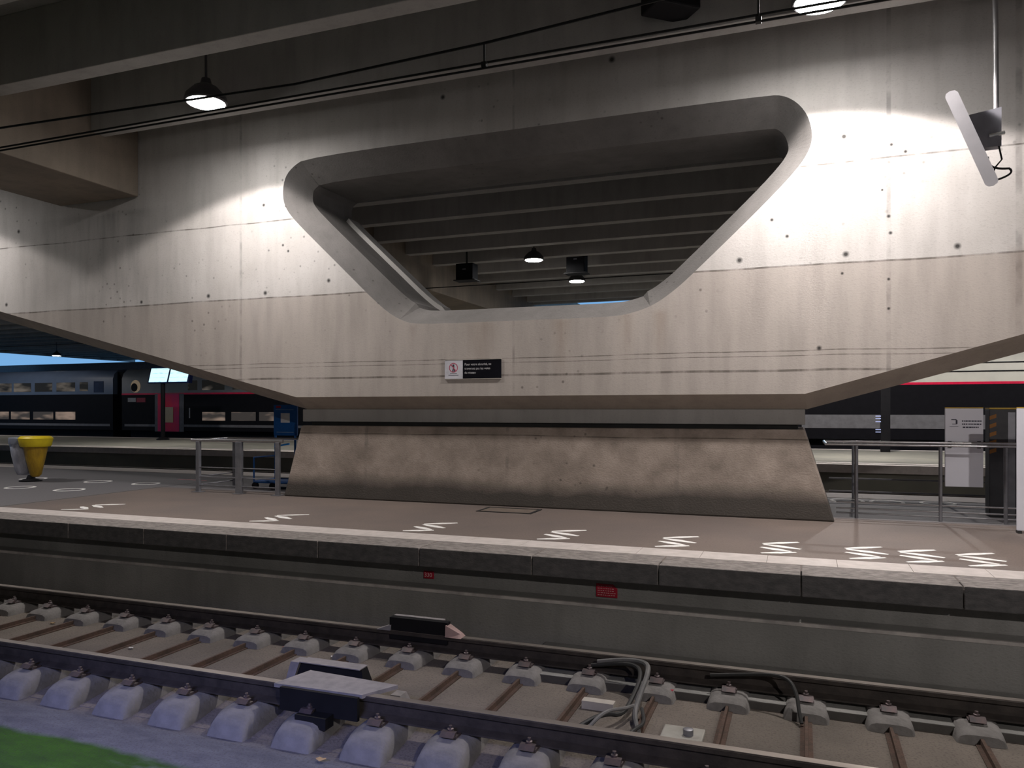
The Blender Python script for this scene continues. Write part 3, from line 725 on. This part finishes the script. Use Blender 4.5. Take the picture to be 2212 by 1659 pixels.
for z in (.72,.92): b.tube([(.4,13.15,z),(3.4,13.15,z)], .014, 8)
b.build('lower_rail', galv, b2, smooth=True, world=True)
for x in (.75,1.95,2.9): B().tube([(x,13.15,.6),(x,13.15,1.5)], .02, 10).build('post', galv, b2, smooth=True, world=True)
m_panel = M('panel_white', (.78,.78,.86), .5, col2=(.72,.72,.8), scale=2)
m_ytape = M('yellow_trim', (.55,.36,.05), .5)
p1 = thing('hoarding_panel', 'white panel with a small icon and writing, left of the dark cabinet', 'panel', (1.93, 11.37, .6), group='white hoarding panels')
B().box(-.19,.24,-.02,.02,.40,1.41).build('board', m_panel, p1, bev=.003)
B().box(-.19,.24,-.02,.02,1.41,1.425).build('yellow_trim', m_ytape, p1)
b = B()
for r, (zz_, a0_, a1_) in enumerate(((1.24,-.0,.22),(1.20,-.0,.22),(1.16,.01,.2))):
    b = B(); xx = a0_
    while xx < a1_-.01:
        l = random.uniform(.008,.03); b.box(xx, min(xx+l, a1_), -.023, -.02, zz_, zz_+.016); xx += l+.006
    b.build('writing_line', M('panel_ink', (.06,.06,.09), .6), p1)
b = B(); b.box(-.14,-.04,-.023,-.02,1.175,1.18).box(-.12,-.06,-.023,-.02,1.26,1.27).box(-.07,-.05,-.023,-.02,1.21,1.26).box(-.11,-.06,-.023,-.02,1.205,1.212)
b.build('icon', MATS['panel_ink'], p1)
B().box(-.16,-.12,-.04,-.02,.90,.99).box(.17,.21,-.04,-.02,.90,.99).build('hooks', darksteel, p1)
p2 = thing('hoarding_panel', 'tall white panel cut off by the right border of the photo', 'panel', (2.75, 10.2, .6), group='white hoarding panels')
B().box(-.47,.5,-.02,.02,.03,1.41).build('board', m_panel, p2, bev=.003)
B().box(-.47,.5,-.02,.02,1.41,1.425).build('yellow_trim', m_ytape, p2)
b = B(); ring3(b, -.35, 1.12, .035, .05, -.0215); b.build('icon', MATS['panel_ink'], p2)
B().box(-.40,-.33,-.023,-.02,.98,.99).build('writing', MATS['panel_ink'], p2)
B().box(-.47,-.43,-.05,.05,0,.03).box(.4,.44,-.05,.05,0,.03).build('feet', darksteel, p2)
dk = thing('dark_cabinet', 'dark grey cabinet with an orange hazard strip between the white panels', 'cabinet', (2.42, 11.7, .6))
B().box(-.14,.30,-.12,.12,0,1.40).build('body', M('cabinet_dark', (.055,.055,.06), .5, col2=(.04,.04,.045)), dk, bev=.01)
B().box(-.14,.5,-.13,.13,1.40,1.42).build('top_trim', m_ytape, dk)
b = B(); zq = .82
while zq < 1.36:
    b.hexa([(-.135,-.124,zq),(-.06,-.124,zq+.03),(-.06,-.12,zq+.03),(-.135,-.12,zq)],[(-.135,-.124,zq+.05),(-.06,-.124,zq+.08),(-.06,-.12,zq+.08),(-.135,-.12,zq+.05)]); zq += .11
b.build('hazard_stripe', M('hazard_orange', (.30,.13,.03), .6), dk)
B().box(.07,.15,-.126,-.12,0,1.36).build('grey_strip', galv, dk)

# ------------------------------------------------------------------ information screens on a post
sc = thing('information_screens', 'pair of glowing white-blue departure screens on a dark post', 'screen', (-27.35, 27.5, .6))
def screen_mat():
    m, nt, b = newmat('screen_glow'); g = nt.nodes.new('ShaderNodeTexCoord').outputs['Object']
    sp = nt.nodes.new('ShaderNodeSeparateXYZ'); nt.links.new(g, sp.inputs[0])
    w = nt.nodes.new('ShaderNodeTexWave'); w.bands_direction = 'Z'; w.inputs['Scale'].default_value = 1.6; nt.links.new(g, w.inputs['Vector'])
    k = lin(nt, ramp(nt, w.outputs['Fac'], .75, .95), ramp(nt, noise(nt, g, 6, 2, (1,1,8)), .45, .6), 'MULTIPLY')
    c = mix(nt, k, (.62,.92,1.0), (.30,.60,.85))
    nt.links.new(c, b.inputs['Emission Color']); b.inputs['Emission Strength'].default_value = 1.25; b.inputs['Base Color'].default_value = (.05,.05,.05,1)
    return m
m_scr = screen_mat()
B().tube([(0,0,0),(0,0,2.6)], .10, 12).lathe([(.28,0),(.28,.05),(.12,.12)], seg=16).build('post', black, sc, smooth=True)
for x0_, x1_, zt_ in ((-.72,.36,3.28),(.44,1.52,3.22)):
    f = B().hexa([(x0_-.07,-.12,2.58),(x1_+.07,-.12,2.58),(x1_+.07,.1,2.58),(x0_-.07,.1,2.58)],[(x0_+.02,-.02,3.34),(x1_+.10,-.02,3.34),(x1_+.10,.18,3.34),(x0_+.02,.18,3.34)]).build('screen_frame', M('frame_navy', (.005,.01,.05), .4), sc)
    B().add([(x0_,-.128,2.64),(x1_-.02,-.128,2.64),(x1_+.07,-.036,3.27),(x0_+.08,-.036,3.27)], [(0,1,2,3)]).build('display', m_scr, sc)
sg2 = thing('platform_signal', 'dark slim signal post with small bluish marks on the far platform at right', 'signal', (2.56, 28.0, .6))
B().box(-.14,.14,-.12,.12,0,2.6).build('post', black, sg2)
b = B()
for z_ in (1.16,1.08,.98,.72,.64): b.box(-.30,-.14,-.15,-.12,z_,z_+.03)
b.build('blue_marks', M('blue_white', (.4,.45,.7), .5, emit=(.3,.4,.8), es=.25), sg2)

# ------------------------------------------------------------------ trains on the far track
def win_mat(name, c1, c2, es):
    m, nt, b = newmat(name); g = nt.nodes.new('ShaderNodeTexCoord').outputs['Object']
    k = noise(nt, g, 1.1, 2, (.8,1,2.6), .4); c = mix(nt, ramp(nt, k, .45, .7), c1, c2)
    nt.links.new(c, b.inputs['Emission Color']); b.inputs['Emission Strength'].default_value = es
    b.inputs['Base Color'].default_value = (.02,.02,.02,1); b.inputs['Roughness'].default_value = .5; b.inputs['Specular IOR Level'].default_value = .1
    return m
m_wlow = win_mat('lower_window_glow', (.07,.06,.055), (.45,.33,.26), .5)
m_wup = win_mat('upper_window_glow', (.015,.014,.012), (.28,.24,.20), .4)
m_tgrey = M('train_grey', (.22,.235,.26), .5, col2=(.19,.21,.23), scale=2)
m_tgreyb = M('train_skylit_grey', (.11,.15,.23), .45, col2=(.10,.135,.21), scale=2)  # blue skylight on the body is tinted into this grey
m_tcream = M('train_cream', (.60,.60,.54), .4, col2=(.55,.55,.5), scale=2)
m_tblack = M('train_black', (.008,.008,.011), .6, spec=.08)
m_tred = M('train_red', (.75,.01,.07), .4)
m_skirt = M('train_skirt', (.16,.16,.175), .5, col2=(.13,.13,.14))
YT = 31.0
def car(xa, xb, lab, up_mat, stripe, z_st, wins_low, wins_up, skirt=True, roofm=None, ztop=4.15):
    t = thing('train_car', lab, 'train car', ((xa+xb)/2, YT+1.4, .0), group='double-deck train cars at the far platform')
    B().prism([(YT,.9),(YT,z_st),(YT+2.8,z_st),(YT+2.8,.9)], 'x', xa, xb).build('lower_body', m_tblack, t, world=True)
    up = [(YT,z_st),(YT,3.60),(YT+.10,3.88),(YT+.35,ztop-.05),(YT+.8,ztop),(YT+2.0,ztop),(YT+2.7,3.7),(YT+2.8,3.5),(YT+2.8,z_st)]
    B().prism(up, 'x', xa, xb).build('upper_body', up_mat, t, world=True, smooth=True)
    B().box(xa+.3, xb-.3, YT+.3, YT+2.5, -.1, .9).build('underframe', m_tblack, t, world=True)
    if stripe: B().box(xa, xb, YT-.012, YT, z_st-.05, z_st+.035).build('red_stripe', m_tred, t, world=True)
    if skirt: B().box(xa+.2, xb-.2, YT-.015, YT, 1.10, 1.22).build('sill_strip', m_skirt, t, world=True)
    for a, c in wins_low: B().box(a, c, YT-.01, YT+.01, 1.43, 1.86).build('window', m_wlow, t, bev=.0, world=True)
    for a, c in wins_up: B().box(a, c, YT-.01, YT+.01, 2.97, 3.46).build('window', m_wup, t, world=True)
    return t
c1 = car(-60, -34.25, 'bluish double-deck train car at the far left with two rows of windows', m_tgreyb, False, 2.80,
    [(-43.5,-42.05),(-41.87,-40.4),(-40.12,-38.6),(-38.42,-36.95)], [(-43.6,-41.83),(-41.65,-40.3),(-40.0,-38.67),(-38.35,-36.97),(-36.63,-36.03)])
B().box(-35.6,-34.9,YT-.012,YT,2.9,3.5).build('closed_panel', M('train_navy_panel', (.03,.05,.11), .6, spec=.1), c1, world=True)
c2 = car(-33.62, -14.0, 'grey double-deck car with a red stripe, pink-red door and porthole window', m_tgrey, True, 2.80,
    [(-28.28,-26.85),(-26.47,-25.0),(-24.79,-23.3)], [(-28.3,-26.9),(-29.2,-28.6),(-26.4,-25.0)])
B().tube([(-32.67,YT-.012,3.2),(-32.67,YT+.01,3.2)], .33, 22).build('porthole', M('porthole_glow', (.02,.02,.02), .2, emit=(.35,.25,.14), es=.35), c2, world=True)
B().tube([(-32.75,YT-.02,3.14),(-32.75,YT,3.14)], .22, 22).build('porthole_shade', m_tblack, c2, world=True)
B().box(-31.35,-29.45,YT-.02,YT,.85,2.80).build('door_frame', M('door_grey', (.14,.14,.16), .5), c2, world=True)
m_door = M('door_red', (.80,.01,.05), .45, col2=(.62,.01,.14), scale=1.2)
dr = B().box(-31.15,-29.75,YT-.03,YT,.86,2.78).build('door', m_door, c2, world=True)
B().box(-.12,.42,-.045,-.03,-.43,.36).build('door_window', M('door_window_glow', (.05,.05,.04), .2, emit=(.22,.16,.07), es=.15), dr)
dr2 = dr.children[0]; dr2.location = (-30.55, YT, 1.75); 
# the door mesh is stored relative to the car, so its child is too
dr2.location = (-30.55-c2.location[0], YT-c2.location[1]+.0, 1.75)
text('class_number', '1', .75, M('number_white', (.42,.43,.46), .5), c2, (-29.28-c2.location[0], YT-.006-c2.location[1], 1.55), (PI/2,0,0), .003)
B().box(-33.2,-32.65,YT-.01,YT,2.38,2.6).build('emblem', M('emblem_white', (.35,.35,.37), .5), c2, world=True)
B().box(-32.6,-32.0,YT-.01,YT,2.36,2.6).build('emblem', red, c2, world=True)
B().box(-34.25,-33.62,YT+.3,YT+2.5,.9,4.0).build('gangway', m_tblack, c2, world=True)
c3 = car(-4.0, 23.9, 'cream and black train car with a thin red line, behind the white panels', m_tcream, True, 2.93, [], [], skirt=False, ztop=4.6)
B().box(.0,23.8,YT-.03,YT,1.30,1.80).build('grey_band', m_skirt, c3, world=True)
B().box(-3.9,23.8,YT-.05,YT,3.32,3.35).box(-3.9,23.8,YT-.05,YT,3.62,3.65).build('roof_seam', m_tblack, c3, world=True)
